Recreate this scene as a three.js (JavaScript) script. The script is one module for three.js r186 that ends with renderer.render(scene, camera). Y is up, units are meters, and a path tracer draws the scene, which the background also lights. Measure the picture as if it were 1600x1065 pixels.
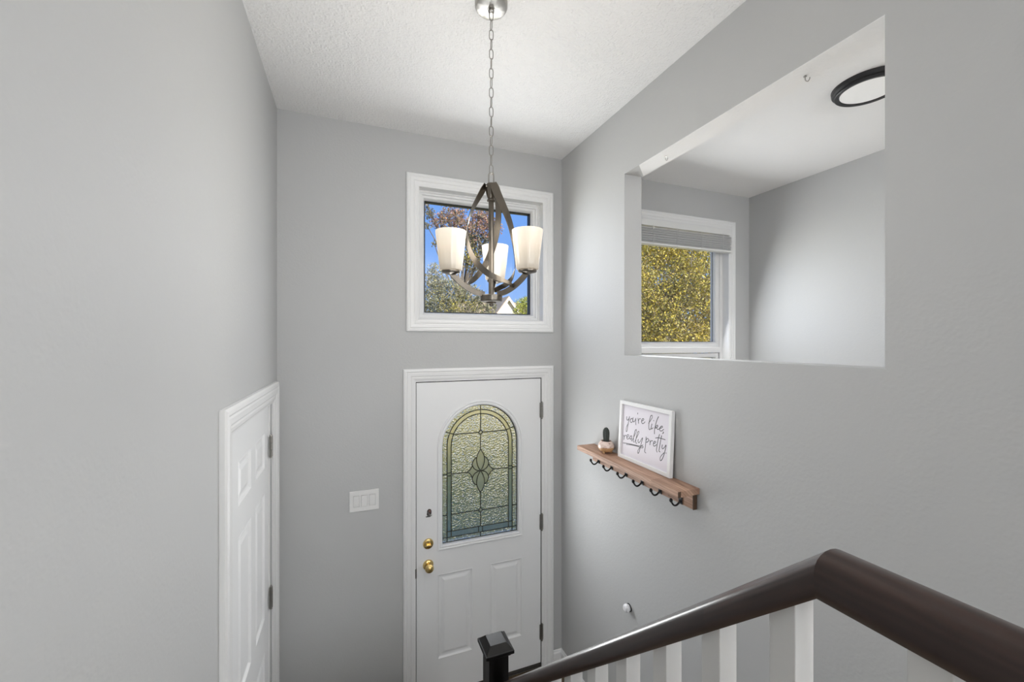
import * as THREE from 'three';
import { RoundedBoxGeometry } from 'three/addons/geometries/RoundedBoxGeometry.js';
import { mergeGeometries, toCreasedNormals } from 'three/addons/utils/BufferGeometryUtils.js';
import { RectAreaLightUniformsLib } from 'three/addons/lights/RectAreaLightUniformsLib.js';

// ------------------------------------------------------------------ camera, sky, sun, lamps, exposure
const scene = new THREE.Scene();
const YAW = 0.3717;
const camera = new THREE.PerspectiveCamera(2 * Math.atan(532.5 / 642.5) * 180 / Math.PI, 1600 / 1065, 0.05, 300);
camera.position.set(0.3976, 2.3146, 2.6736);
camera.lookAt(0.3976 + Math.sin(YAW), 2.3146, 2.6736 - Math.cos(YAW));

const renderer = new THREE.WebGLRenderer({ antialias: true });
renderer.toneMapping = THREE.LinearToneMapping;
renderer.toneMappingExposure = 1.0;
renderer.shadowMap.enabled = true;
RectAreaLightUniformsLib.init();

const SKY_STRENGTH = 1.0;
const SUN = 9.5;                 // lux-like intensity of the sun
const UPLIGHT = 48;             // candela of the floor uplighter on the upper floor
const BULB = 0.28;               // candela of each chandelier bulb

// clear autumn sky: paler towards the horizon, the same all round
{
  const W = 64, H = 256, d = new Float32Array(W * H * 4);
  for (let j = 0; j < H; j++) {
    const el = Math.max(0, ((j + 0.5) / H - 0.5) * 180), a = 1 - Math.exp(-el / 8), c = Math.min(1, Math.max(0, (el - 15) / 75));
    const [r, g, b] = [[0.46, 0.15, 0.11], [0.66, 0.375, 0.28], [1.0, 0.93, 0.66]].map(([low, mid, top]) => (low + (mid - low) * a) * (1 - c) + top * c);
    for (let i = 0; i < W; i++) {
      const o = (j * W + i) * 4;
      d[o] = r; d[o + 1] = g; d[o + 2] = b; d[o + 3] = 1;
    }
  }
  const t = new THREE.DataTexture(d, W, H, THREE.RGBAFormat, THREE.FloatType);
  t.mapping = THREE.EquirectangularReflectionMapping; t.magFilter = THREE.LinearFilter; t.needsUpdate = true;
  scene.background = t; scene.backgroundIntensity = SKY_STRENGTH;
}
const sun = new THREE.DirectionalLight(new THREE.Color(1, 0.93, 0.80), SUN);
sun.position.set(10, 19, 22); sun.target.position.set(4, 1, -8);
sun.castShadow = true; sun.shadow.mapSize.set(4096, 4096);
Object.assign(sun.shadow.camera, { left: -35, right: 35, top: 35, bottom: -35, near: 1, far: 100 });
scene.add(sun, sun.target);

// daylight that enters by the windows: an area light of the size of each pane, standing in its frame and facing in
for (const [x, y, z, w, h, power, tilt] of [[1.238, 2.881, 0.07, 0.74, 0.72, 4.9, 0.16], [2.86, 2.68, 0.05, 1.0, 0.74, 7.4, 0.3], [1.217, 1.4, 0.03, 0.46, 0.8, 8, 0], [0.9, 2.45, 6.62, 1.2, 0.95, 15, 0], [2.8, 1.95, 6.62, 1.4, 1.4, 4, 0]]) {
  const l = new THREE.RectAreaLight(new THREE.Color(0.97, 0.99, 1), power, w, h);
  l.position.set(x, y, z); if (z < 1) l.rotation.set(tilt, Math.PI, 0); l.name = 'window_daylight'; scene.add(l);
}

// ------------------------------------------------------------------ helpers
function mulberry(a) { return () => { a |= 0; a = a + 0x6D2B79F5 | 0; let t = Math.imul(a ^ a >>> 15, 1 | a); t = t + Math.imul(t ^ t >>> 7, 61 | t) ^ t; return ((t ^ t >>> 14) >>> 0) / 4294967296; }; }
const V = (x, y, z) => new THREE.Vector3(x, y, z);
const counts = {};
const numbered = (n) => { const k = counts[n] = (counts[n] ?? -1) + 1; return k ? n + '_' + String(k).padStart(3, '0') : n; };
function tag(o, label, category, group) { o.userData.label = label; o.userData.category = category; if (group) o.userData.group = group; return o; }
function group(name, parent = scene) { const g = new THREE.Group(); g.name = parent === scene ? numbered(name) : name; parent.add(g); return g; }
function part(name, geos, mat, parent) {
  const g = Array.isArray(geos) ? join(geos) : geos, m = new THREE.Mesh(g, mat);
  m.name = parent === scene ? numbered(name) : name; parent.add(m); return m;
}
function structure(o) { o.userData.kind = 'structure'; return o; }
function join(list) {
  if (list.length === 1) return list[0];
  return mergeGeometries(list.map((g) => {
    const n = g.index ? g.toNonIndexed() : g.clone();
    for (const k of Object.keys(n.attributes)) if (!['position', 'normal', 'uv'].includes(k)) n.deleteAttribute(k);
    if (!n.attributes.uv) n.setAttribute('uv', new THREE.BufferAttribute(new Float32Array(n.attributes.position.count * 2), 2));
    return n;
  }));
}
// uv in metres, laid on each face along its main direction
function metric(g0) {
  const g = g0.index ? g0.toNonIndexed() : g0;
  if (!g.attributes.normal) g.computeVertexNormals();
  const p = g.attributes.position, uv = new Float32Array(p.count * 2), a = V(), b = V(), c = V();
  for (let i = 0; i < p.count; i += 3) {
    a.fromBufferAttribute(p, i); b.fromBufferAttribute(p, i + 1).sub(a); c.fromBufferAttribute(p, i + 2).sub(a);
    const n = b.cross(c), x = Math.abs(n.x), y = Math.abs(n.y), z = Math.abs(n.z);
    for (let k = i; k < i + 3; k++) {
      const X = p.getX(k), Y = p.getY(k), Z = p.getZ(k);
      if (x >= y && x >= z) { uv[2 * k] = Z; uv[2 * k + 1] = Y; } else if (y >= z) { uv[2 * k] = X; uv[2 * k + 1] = Z; } else { uv[2 * k] = X; uv[2 * k + 1] = Y; }
    }
  }
  g.setAttribute('uv', new THREE.BufferAttribute(uv, 2));
  return g;
}
// box from min to max corner, with a small round on its edges when r > 0
function box(x0, y0, z0, x1, y1, z1, r = 0) {
  const w = x1 - x0, h = y1 - y0, d = z1 - z0;
  const g = r > 0 ? new RoundedBoxGeometry(w, h, d, 2, Math.min(r, w / 2.01, h / 2.01, d / 2.01)) : new THREE.BoxGeometry(w, h, d);
  g.translate((x0 + x1) / 2, (y0 + y1) / 2, (z0 + z1) / 2);
  return g;
}
function lathe(pts, seg = 40, crease = 0.6) { return toCreasedNormals(new THREE.LatheGeometry(pts.map(([r, y]) => new THREE.Vector2(r, y)), seg), crease); }
function poly(pts) { return new THREE.Shape(pts.map(([x, y]) => new THREE.Vector2(x, y))); }
function path(pts) { return new THREE.Path(pts.map(([x, y]) => new THREE.Vector2(x, y))); }
const rect = (x0, y0, x1, y1) => [[x0, y0], [x1, y0], [x1, y1], [x0, y1]];
function extrude(shape, z0, z1, bevel = 0, curveSegments = 24) {
  const g = new THREE.ExtrudeGeometry(shape, { depth: z1 - z0 - 2 * bevel, bevelEnabled: bevel > 0, bevelSize: bevel, bevelOffset: -bevel, bevelThickness: bevel, bevelSegments: 2, curveSegments });
  g.translate(0, 0, z0 + bevel);
  return g;
}
// strips between successive outlines: rings = [{pts: [[x, y], ...], z}, ...]
function strips(rings, closed, crease = 0.3) {
  const pos = [];
  for (let i = 0; i + 1 < rings.length; i++) {
    const A = rings[i], B = rings[i + 1], n = A.pts.length;
    for (let j = 0; j < (closed ? n : n - 1); j++) {
      const k = (j + 1) % n, a = [...A.pts[j], A.z], b = [...A.pts[k], A.z], c = [...B.pts[k], B.z], d = [...B.pts[j], B.z];
      pos.push(...a, ...b, ...c, ...a, ...c, ...d);
    }
  }
  const g = new THREE.BufferGeometry();
  g.setAttribute('position', new THREE.Float32BufferAttribute(pos, 3));
  g.computeVertexNormals();
  return metric(crease ? toCreasedNormals(g, crease) : g);
}
// mitred moulding round a rectangle; profile = [[inset from the outer edge, height], ...]
const frameRings = (x0, y0, x1, y1, profile) => strips(profile.map(([u, z]) => ({ pts: rect(x0 + u, y0 + u, x1 - u, y1 - u), z })), true, 0);
// the same on three sides of a door
const doorRings = (x0, y0, x1, y1, profile) => strips(profile.map(([u, z]) => ({ pts: [[x0 + u, y0], [x0 + u, y1 - u], [x1 - u, y1 - u], [x1 - u, y0]], z })), false, 0);
function tube(points, r, seg = 24, radial = 10, closed = false) { return new THREE.TubeGeometry(new THREE.CatmullRomCurve3(points, closed, 'catmullrom', 0.5), seg, r, radial, closed); }
// loft of a rectangular bar along points; dirs give its width direction; w and t its width and thickness
function bar(points, dirs, w, t) {
  const pos = [], n = points.length, rings = [];
  for (let i = 0; i < n; i++) {
    const T = points[Math.min(i + 1, n - 1)].clone().sub(points[Math.max(i - 1, 0)]).normalize();
    const D = dirs[i].clone().addScaledVector(T, -dirs[i].dot(T)).normalize(), N = T.clone().cross(D).normalize();
    const ww = (typeof w === 'function' ? w(i / (n - 1)) : w) / 2, tt = t / 2, P = points[i];
    rings.push([[1, 1], [-1, 1], [-1, -1], [1, -1]].map(([a, b]) => P.clone().addScaledVector(D, a * ww).addScaledVector(N, b * tt)));
  }
  const quad = (a, b, c, d) => { for (const v of [a, b, c, a, c, d]) pos.push(v.x, v.y, v.z); };
  for (let i = 0; i + 1 < n; i++) for (let k = 0; k < 4; k++) quad(rings[i][k], rings[i][(k + 1) % 4], rings[i + 1][(k + 1) % 4], rings[i + 1][k]);
  quad(...rings[0]); quad(...rings[n - 1].slice().reverse());
  const g = new THREE.BufferGeometry();
  g.setAttribute('position', new THREE.Float32BufferAttribute(pos, 3)); g.computeVertexNormals();
  return toCreasedNormals(g, 0.7);
}
function rebase(g, x, y, z) { for (const c of g.children) c.position.sub(V(x, y, z)); g.position.set(x, y, z); return g; }

// ------------------------------------------------------------------ computed textures
function noiseTile(size, cells, seed, octaves = 1, gain = 0.5) {
  const out = new Float32Array(size * size);
  let amp = 1;
  for (let o = 0; o < octaves; o++) {
    const n = cells << o, r = mulberry(seed + o * 77), g = Float32Array.from({ length: n * n }, r);
    for (let y = 0; y < size; y++) {
      const fy = y / size * n, iy = Math.floor(fy), ty = fy - iy, sy = ty * ty * (3 - 2 * ty);
      for (let x = 0; x < size; x++) {
        const fx = x / size * n, ix = Math.floor(fx), tx = fx - ix, sx = tx * tx * (3 - 2 * tx);
        const a = g[iy % n * n + ix % n], b = g[iy % n * n + (ix + 1) % n], c = g[(iy + 1) % n * n + ix % n], d = g[(iy + 1) % n * n + (ix + 1) % n];
        out[y * size + x] += amp * ((a * (1 - sx) + b * sx) * (1 - sy) + (c * (1 - sx) + d * sx) * sy);
      }
    }
    amp *= gain;
  }
  let lo = Infinity, hi = -Infinity;
  for (const v of out) { if (v < lo) lo = v; if (v > hi) hi = v; }
  return out.map((v) => (v - lo) / (hi - lo));
}
function texture(size, fn, srgb, repeat = 1) {
  const h = Array.isArray(size) ? size[1] : size, w = Array.isArray(size) ? size[0] : size, d = new Uint8Array(w * h * 4);
  for (let y = 0; y < h; y++) for (let x = 0; x < w; x++) {
    const v = fn(x, y, y * w + x), o = (y * w + x) * 4;
    if (typeof v === 'number') d[o] = d[o + 1] = d[o + 2] = v * 255; else { d[o] = v[0]; d[o + 1] = v[1]; d[o + 2] = v[2]; }
    d[o + 3] = 255;
  }
  const t = new THREE.DataTexture(d, w, h);
  t.wrapS = t.wrapT = THREE.RepeatWrapping; t.magFilter = THREE.LinearFilter; t.minFilter = THREE.LinearMipmapLinearFilter; t.generateMipmaps = true;
  if (srgb) t.colorSpace = THREE.SRGBColorSpace;
  t.repeat.set(repeat, repeat); t.needsUpdate = true;
  return t;
}
const peelN = noiseTile(512, 64, 11, 2), peel = texture(512, (x, y, i) => Math.min(1, Math.max(0, (peelN[i] - 0.3) * 1.8)), false, 1 / 0.55);
const popA = noiseTile(512, 70, 21, 2), popB = noiseTile(512, 16, 23, 1);
const popcorn = texture(512, (x, y, i) => Math.min(1, Math.max(0, (popA[i] * 0.75 + popB[i] * 0.25 - 0.38) * 2.6)), false, 1 / 0.5);
const hammerN = noiseTile(512, 50, 31, 2), hammer = texture(512, (x, y, i) => hammerN[i], false, 1 / 0.28);
const fineN = noiseTile(256, 32, 41, 3);
// wood: grain along v (second axis of uv, in metres)
function woodMap(seed, dark, light, knots) {
  const a = noiseTile(512, 8, seed, 4), b = noiseTile(512, 48, seed + 5, 2);
  return texture(512, (x, y, i) => {
    const w = a[(y >> 3) * 512 + ((x + Math.floor(a[i] * 24)) & 511)], fine = b[((y >> 4) * 512) + x];
    const ring = 0.5 + 0.5 * Math.sin((x / 512 * 26 + a[(y >> 1) * 512 + (x >> 1)] * 7) * 2 * Math.PI / 2);
    const t = Math.min(1, Math.max(0, 0.45 * w + 0.28 * ring + 0.35 * fine - 0.05 + knots * (a[i] - 0.5)));
    return [0, 1, 2].map((c) => dark[c] + (light[c] - dark[c]) * t);
  }, true);
}

// ------------------------------------------------------------------ materials
const M = {};
const std = (o) => new THREE.MeshStandardMaterial(o), phys = (o) => new THREE.MeshPhysicalMaterial(o);
const rgb = (r, g, b) => new THREE.Color().setRGB(r, g, b);
M.wall = std({ color: rgb(0.50, 0.505, 0.505), roughness: 0.62, bumpMap: peel, bumpScale: 0.00022 });
M.ceiling = std({ color: rgb(0.86, 0.86, 0.86), roughness: 0.95, bumpMap: popcorn, bumpScale: 0.0022 });
M.ceilingSmooth = std({ color: rgb(0.84, 0.84, 0.84), roughness: 0.9, bumpMap: peel, bumpScale: 0.0006 });
M.trim = std({ color: rgb(0.82, 0.82, 0.82), roughness: 0.38 });
M.door = std({ color: rgb(0.85, 0.855, 0.86), roughness: 0.4 });
M.vinyl = std({ color: rgb(0.80, 0.80, 0.80), roughness: 0.35 });
M.plastic = std({ color: rgb(0.80, 0.80, 0.79), roughness: 0.3 });
M.gasket = std({ color: rgb(0.015, 0.017, 0.022), roughness: 0.5 });
M.pane = phys({ color: rgb(1, 1, 1), roughness: 0, transmission: 1, thickness: 0, ior: 1.45 });
M.brass = std({ color: rgb(0.72, 0.53, 0.22), metalness: 1, roughness: 0.2 });
M.hinge = std({ color: rgb(0.33, 0.32, 0.30), metalness: 1, roughness: 0.38 });
M.nickel = phys({ color: rgb(0.165, 0.146, 0.122), metalness: 1, roughness: 0.32 });
M.nickelBright = std({ color: rgb(0.40, 0.385, 0.36), metalness: 1, roughness: 0.28 });
M.black = std({ color: rgb(0.012, 0.012, 0.014), roughness: 0.4 });
M.iron = std({ color: rgb(0.02, 0.021, 0.023), roughness: 0.42, metalness: 0.4 });
M.gap = std({ color: rgb(0.02, 0.02, 0.02), roughness: 0.9 });
M.stain = phys({ map: woodMap(301, [32, 19, 16], [60, 39, 32], 0.2), roughness: 0.36, specularIntensity: 0.6, clearcoat: 0.5, clearcoatRoughness: 0.16 });
M.newel = phys({ map: woodMap(331, [9, 8, 8], [20, 16, 15], 0.1), roughness: 0.42, clearcoat: 0.12, clearcoatRoughness: 0.2, specularIntensity: 0.5 });
M.shelfWood = std({ map: woodMap(351, [128, 96, 78], [206, 170, 146], 0.5), roughness: 0.6 });
M.shelfEnd = std({ color: rgb(0.075, 0.04, 0.022), roughness: 0.6 });
M.floorWood = std({ map: woodMap(371, [150, 136, 118], [200, 186, 166], 0.4), roughness: 0.5 });
M.entryFloor = std({ map: woodMap(381, [58, 47, 33], [96, 80, 58], 0.4), roughness: 0.55 });
M.baluster = std({ color: rgb(0.62, 0.62, 0.615), roughness: 0.4 });

// ================================================================== the shell
const W = 1.8294, H = 3.6407, TH = 0.118, FLOOR = -0.02, UP = 1.15, LX = 3.73, LH = 3.602, BACK = 6.6, DEEP = -1.55;
const OPEN = { z0: 0.744, z1: 1.96, y0: 2.234, y1: 3.255 };
const WIN1 = { x0: 0.72, x1: 1.757, y0: 2.376, y1: 3.385 };        // outer edge of the casing
const WIN2 = { x0: 2.17, x1: 3.551, y0: 1.66, y1: 3.36 };
const DOOR1 = { x0: 0.700, x1: 1.757, y1: 2.136, s0: 0.7835, s1: 1.6600, sTop: 2.046, sBot: 0.012 };

// front wall with its door and both windows
{
  const s = poly(rect(-0.12, -0.6, LX + 0.12, H + 0.16));
  s.holes.push(path(rect(WIN1.x0 + 0.075, WIN1.y0 + 0.075, WIN1.x1 - 0.075, WIN1.y1 - 0.075)));
  s.holes.push(path(rect(WIN2.x0 + 0.07, WIN2.y0 + 0.07, WIN2.x1 - 0.07, WIN2.y1 - 0.07)));
  s.holes.push(path(rect(DOOR1.s0 - 0.03, FLOOR, DOOR1.s1 + 0.03, DOOR1.sTop + 0.03)));
  structure(part('wall_front', metric(extrude(s, -0.17, 0)), M.wall, scene));
}
// left wall with the closet door's opening (local x of the shape = -z)
const DOOR2 = { z0: 0.055, z1: 1.099, y1: 2.09, s0: 0.262, s1: 0.955, sTop: 2.005 };
{
  const s = poly(rect(-BACK, -0.6, 0, H + 0.16));
  s.holes.push(path(rect(-DOOR2.s1 - 0.022, FLOOR, -DOOR2.s0 + 0.022, DOOR2.sTop + 0.022)));
  const g = extrude(s, -0.12, 0); g.rotateY(Math.PI / 2);
  structure(part('wall_left', metric(g), M.wall, scene));
  // the closet behind that door
  structure(part('wall_closet', metric(join([box(-0.9, FLOOR, 0.1, -0.86, 2.3, 1.12), box(-0.86, FLOOR, 0.1, -0.121, 2.3, 0.14), box(-0.86, FLOOR, 1.08, -0.121, 2.3, 1.12), box(-0.86, 2.3, 0.1, -0.121, 2.34, 1.12), box(-0.86, FLOOR - 0.04, 0.1, -0.121, FLOOR, 1.12)])), M.wall, scene));
}
// right wall with the pass-through (local x of the shape = z)
{
  const s = poly([[0, DEEP - 0.1], [3.75, DEEP - 0.1], [3.75, 2.05], [2.55, 2.05], [2.55, H + 0.1], [0, H + 0.1]]);
  s.holes.push(path(rect(OPEN.z0, OPEN.y0, OPEN.z1, OPEN.y1)));
  const g = extrude(s, -TH, 0); g.rotateY(-Math.PI / 2); g.translate(W, 0, 0);
  structure(part('wall_right', metric(g), M.wall, scene));
}
// the head of the pass-through is painted white, its paint stopping short of the corner
{
  const s = poly([[W, 0.872], [W + TH, 0.762], [W + TH, OPEN.z1], [W, OPEN.z1]]);
  const g = extrude(s, 0, 0.002); g.rotateX(Math.PI / 2); g.translate(0, OPEN.y1, 0);
  structure(part('trim_1', metric(g), M.ceilingSmooth, scene));
}
structure(part('wall_side', metric(box(LX, UP - 0.3, 0, LX + 0.12, H + 0.1, BACK)), M.wall, scene));
{
  const s = poly(rect(-0.12, UP - 0.3, LX + 0.12, H + 0.16));
  s.holes.push(path(rect(0.25, UP + 0.85, 1.55, 3.25)));
  s.holes.push(path(rect(2.05, UP + 0.1, 3.55, 3.25)));
  structure(part('wall_back', metric(extrude(s, BACK, BACK + 0.15)), M.wall, scene));
}
structure(part('ceiling', metric(box(0, H, 0, W + TH, H + 0.1, BACK)), M.ceiling, scene));
structure(part('ceiling', metric(box(W + TH, LH, 0, LX, LH + 0.1, BACK)), M.ceilingSmooth, scene));
structure(part('roof', [box(-0.5, H + 0.17, -0.5, LX + 4, H + 0.3, BACK + 5), box(-0.5, H + 0.02, -0.52, LX + 4, H + 0.32, -0.5)], std({ color: rgb(0.2, 0.18, 0.17), roughness: 0.9 }), scene));
structure(part('floor', metric(box(0, FLOOR - 0.1, 0, W, FLOOR, 1.15)), M.entryFloor, scene));
structure(part('floor', metric(join([box(0, UP - 0.25, 2.345, 0.93, UP, BACK), box(0.93, UP - 0.25, 3.75, W + TH, UP, BACK), box(W + TH, UP - 0.25, 0, LX, UP, BACK)])), M.floorWood, scene));
structure(part('floor', metric(box(0.95, DEEP - 0.1, 1.15, W, DEEP, 3.75)), M.floorWood, scene));
// the wall under the upper flight, and the end of the stairwell
{
  const s = poly([[1.15, DEEP], [3.75, DEEP], [3.75, UP - 0.02], [2.36, UP - 0.02], [1.24, FLOOR + 0.07], [1.15, FLOOR - 0.11]]);
  const g = extrude(s, -0.02, 0.02); g.rotateY(-Math.PI / 2); g.translate(0.95, 0, 0);
  structure(part('wall_stair', metric(g), M.trim, scene));
  structure(part('wall_stair_end', metric(box(0.97, DEEP, 3.76, W - 0.001, UP - 0.26, 3.85)), M.wall, scene));
  structure(part('wall_landing', metric(box(0.97, DEEP, 1.06, W - 0.001, FLOOR - 0.101, 1.15)), M.wall, scene));
}
// low skirting with a rounded cap, along the front and the right wall
function skirting(len, h) {
  const s = new THREE.Shape();
  s.moveTo(0, 0); s.lineTo(0.014, 0); s.lineTo(0.014, h - 0.022); s.quadraticCurveTo(0.013, h - 0.016, 0.008, h - 0.012); s.quadraticCurveTo(0.009, h - 0.002, 0.003, h); s.lineTo(0, h);
  return new THREE.ExtrudeGeometry(s, { depth: len, bevelEnabled: false, curveSegments: 5 });
}
{
  // along the front wall: profile stands out in +z
  const front = skirting(W - 1.757, 0.09); front.rotateY(-Math.PI / 2); front.translate(W, FLOOR, 0);
  const left = skirting(DOOR1.x0, 0.09); left.rotateY(-Math.PI / 2); left.translate(DOOR1.x0, FLOOR, 0);
  structure(part('baseboard_front', [front, left], M.trim, scene));
  const right = skirting(1.15, 0.09); right.rotateY(Math.PI); right.translate(W, FLOOR, 1.15);
  structure(part('baseboard_right', right, M.trim, scene));
  // sloping skirt along the lower flight
  const s = poly([[1.15, FLOOR - 0.19], [1.15, FLOOR + 0.09], [1.2, FLOOR + 0.09], [3.2, FLOOR - 1.72 + 0.2], [3.2, DEEP], [2.6, DEEP]]);
  const g = extrude(s, 0, 0.014); g.rotateY(-Math.PI / 2); g.translate(W - 0.0005, 0, 0);
  structure(part('trim_2', g, M.trim, scene));
}
// the flights: six risers up, seven down
{
  const up = structure(group('stairs_up')), run = 0.211, rise = (UP - FLOOR) / 6;
  for (let i = 0; i < 6; i++) {
    const z = 1.29 + i * run, y = FLOOR + (i + 1) * rise;
    part('riser', box(0.001, y - rise, z, 0.928, y - (i < 5 ? 0.03 : 0.25), z + 0.018), M.trim, up);
    if (i < 5) part('tread', metric(box(0.001, y - 0.028, z - 0.025, 0.928, y, z + run + 0.012, 0.01)), M.floorWood, up);
  }
  rebase(up, 0.465, FLOOR, 1.29);
  const down = structure(group('stairs_down')), rise2 = (FLOOR - DEEP) / 7;
  for (let i = 1; i < 7; i++) {
    const z = 1.15 + (i - 1) * 0.23, y = FLOOR - i * rise2;
    part('riser', box(0.971, y - rise2, z + 0.225, W - 0.016, y - 0.03, z + 0.24), M.trim, down);
    part('tread', metric(box(0.971, y - 0.028, z + 0.001, W - 0.016, y, z + 0.262, 0.01)), M.floorWood, down);
  }
  rebase(down, 1.4, DEEP, 2.0);
}

// ================================================================== transom window
const casing = [[0, 0], [0, 0.012], [0.006, 0.017], [0.016, 0.0185], [0.022, 0.0145], [0.028, 0.0165], [0.044, 0.0155], [0.050, 0.011], [0.056, 0.0125], [0.066, 0.0105], [0.072, 0.007], [0.078, 0.006], [0.078, 0]];
{
  const w = structure(group('window_1')), { x0, x1, y0, y1 } = WIN1;
  part('casing', frameRings(x0, y0, x1, y1, casing), M.trim, w);
  part('jamb', frameRings(x0 + 0.076, y0 + 0.076, x1 - 0.076, y1 - 0.076, [[0, 0.004], [0.004, 0.006], [0.006, 0], [0.006, -0.10]]), M.trim, w);
  part('window_frame', frameRings(x0 + 0.08, y0 + 0.08, x1 - 0.08, y1 - 0.08, [[0, -0.06], [0, -0.055], [0.012, -0.053], [0.014, -0.062], [0.026, -0.064], [0.028, -0.075], [0.040, -0.08], [0.046, -0.092], [0.052, -0.118], [0.052, -0.14], [0, -0.14]]), M.vinyl, w);
  const gx0 = x0 + 0.131, gx1 = x1 - 0.131, gy0 = y0 + 0.131, gy1 = y1 - 0.131;
  part('gasket', frameRings(gx0, gy0, gx1, gy1, [[0, -0.11], [0.005, -0.109], [0.006, -0.118], [0.006, -0.15], [0, -0.15]]), M.gasket, w);
  part('pane', new THREE.PlaneGeometry(gx1 - gx0, gy1 - gy0).translate((gx0 + gx1) / 2, (gy0 + gy1) / 2, -0.122), M.pane, w);
  rebase(w, (x0 + x1) / 2, y0, 0);
}
// ================================================================== window of the next room, with its blind
{
  const w = structure(group('window_2')), { x0, x1, y0, y1 } = WIN2, jx0 = x0 + 0.073, jx1 = x1 - 0.073, jy0 = y0 + 0.073, jy1 = y1 - 0.073;
  part('casing', frameRings(x0, y0, x1, y1, casing.map(([u, z]) => [u * 0.075 / 0.078, z])), M.trim, w);
  part('jamb', frameRings(jx0 - 0.002, jy0 - 0.002, jx1 + 0.002, jy1 + 0.002, [[0, 0.003], [0.003, 0.004], [0.004, 0], [0.004, -0.075]]), M.trim, w);
  part('window_frame', frameRings(jx0, jy0, jx1, jy1, [[0, -0.06], [0.03, -0.06], [0.034, -0.066], [0.034, -0.13], [0, -0.13]]), M.vinyl, w);
  const mid0 = 2.212, mid1 = 2.262;
  part('mullion', box(jx0 + 0.03, mid0, -0.125, jx1 - 0.03, mid1, -0.058, 0.004), M.vinyl, w);
  const fixed = frameRings(jx0 + 0.034, mid1, jx1 - 0.034, jy1 - 0.034, [[0, -0.07], [0.006, -0.068], [0.036, -0.07], [0.044, -0.08], [0.047, -0.12], [0, -0.12]]);
  part('sash', fixed, M.vinyl, w);
  part('sash', frameRings(jx0 + 0.04, jy0 + 0.04, jx1 - 0.04, mid0 - 0.004, [[0, -0.07], [0.004, -0.066], [0.034, -0.068], [0.040, -0.08], [0.043, -0.12], [0, -0.12]]), M.vinyl, w);
  part('gasket', frameRings(jx0 + 0.079, mid1 + 0.045, jx1 - 0.079, jy1 - 0.079, [[0, -0.0965], [0.003, -0.096], [0.0032, -0.1], [0, -0.1]]), M.gasket, w);
  part('gasket', frameRings(jx0 + 0.081, jy0 + 0.081, jx1 - 0.081, mid0 - 0.045, [[0, -0.0965], [0.003, -0.096], [0.0032, -0.1], [0, -0.1]]), M.gasket, w);
  const pane = (a, b, c, d) => part('pane', new THREE.PlaneGeometry(c - a, d - b).translate((a + c) / 2, (b + d) / 2, -0.1), M.pane, w);
  pane(jx0 + 0.07, mid1 + 0.03, jx1 - 0.07, jy1 - 0.07); pane(jx0 + 0.07, jy0 + 0.07, jx1 - 0.07, mid0 - 0.03);
  rebase(w, (x0 + x1) / 2, y0, 0);

  const b = group('window_blind'), bx0 = jx0 + 0.005, bx1 = jx1 - 0.005;
  tag(b, 'white slatted blind drawn up at the head of the window beyond the wall opening', 'blind');
  const slatM = std({ color: rgb(0.80, 0.80, 0.80), roughness: 0.5 });
  part('headrail', box(bx0, 3.232, -0.012, bx1, 3.279, 0.030, 0.003), M.plastic, b);
  const n = 13, slat = new THREE.BoxGeometry(bx1 - bx0 + 0.006, 0.0032, 0.05);
  for (let i = 0; i < n; i++) {
    const s = part('slat', slat, slatM, b);
    s.position.set((bx0 + bx1) / 2, 3.106 + i * 0.0092, 0.022 + (i % 3) * 0.0012); s.rotation.x = 0.10 - (i % 2) * 0.05;
  }
  part('bottom_rail', box(bx0 - 0.003, 3.078, 0, bx1 + 0.003, 3.096, 0.05, 0.005), M.plastic, b);
  for (const x of [2.62, 2.86, 3.12, 3.36]) part('ladder_cord', [tube([V(x, 3.235, 0.049), V(x, 3.16, 0.0505), V(x, 3.08, 0.051)], 0.0016, 6, 6), tube([V(x + 0.01, 3.235, 0.049), V(x + 0.012, 3.17, 0.0505), V(x + 0.01, 3.09, 0.051)], 0.0010, 6, 6)], M.plastic, b);
  rebase(b, (bx0 + bx1) / 2, 3.078, 0.02);
}
// back windows (daylight behind the camera)
function plainWindow(x0, y0, x1, y1, bars) {
  const w = structure(group('window_3'));
  const g = frameRings(x0, y0, x1, y1, [[0, -0.17], [0, 0.02], [0.05, 0.015], [0.05, -0.17]]); g.translate(0, 0, BACK + 0.15);
  part('window_frame', g, M.vinyl, w);
  for (const x of bars) part('mullion', box(x - 0.03, y0 + 0.04, BACK + 0.04, x + 0.03, y1 - 0.04, BACK + 0.1, 0.004), M.vinyl, w);
  part('pane', new THREE.PlaneGeometry(x1 - x0, y1 - y0).translate((x0 + x1) / 2, (y0 + y1) / 2, BACK + 0.07), M.pane, w);
  rebase(w, (x0 + x1) / 2, y0, BACK);
}
plainWindow(0.25, UP + 0.85, 1.55, 3.25, [0.9]); plainWindow(2.05, UP + 0.1, 3.55, 3.25, [2.8]);

// ================================================================== doors
// butt hinge, upright, knuckle towards +z
function hinge(parent, x, y, z, h, turn = 0) {
  const g = new THREE.Group(); g.name = 'hinge'; parent.add(g); g.position.set(x, y, z); g.rotation.y = turn;
  const k = [];
  for (let i = 0; i < 3; i++) { const c = new THREE.CylinderGeometry(0.0075, 0.0075, h / 3 - 0.002, 14); c.translate(0, (i - 1) * h / 3, 0.006); k.push(c); }
  const a = new THREE.CylinderGeometry(0.0045, 0.006, 0.008, 12), b = a.clone(); a.translate(0, h / 2 + 0.004, 0.006); b.translate(0, -h / 2 - 0.004, 0.006);
  part('knuckle', [...k, a, b], M.hinge, g);
  part('leaf', [box(-0.016, -h / 2, -0.0005, 0.016, h / 2, 0.0025, 0.001)], M.hinge, g);
  return g;
}
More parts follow.
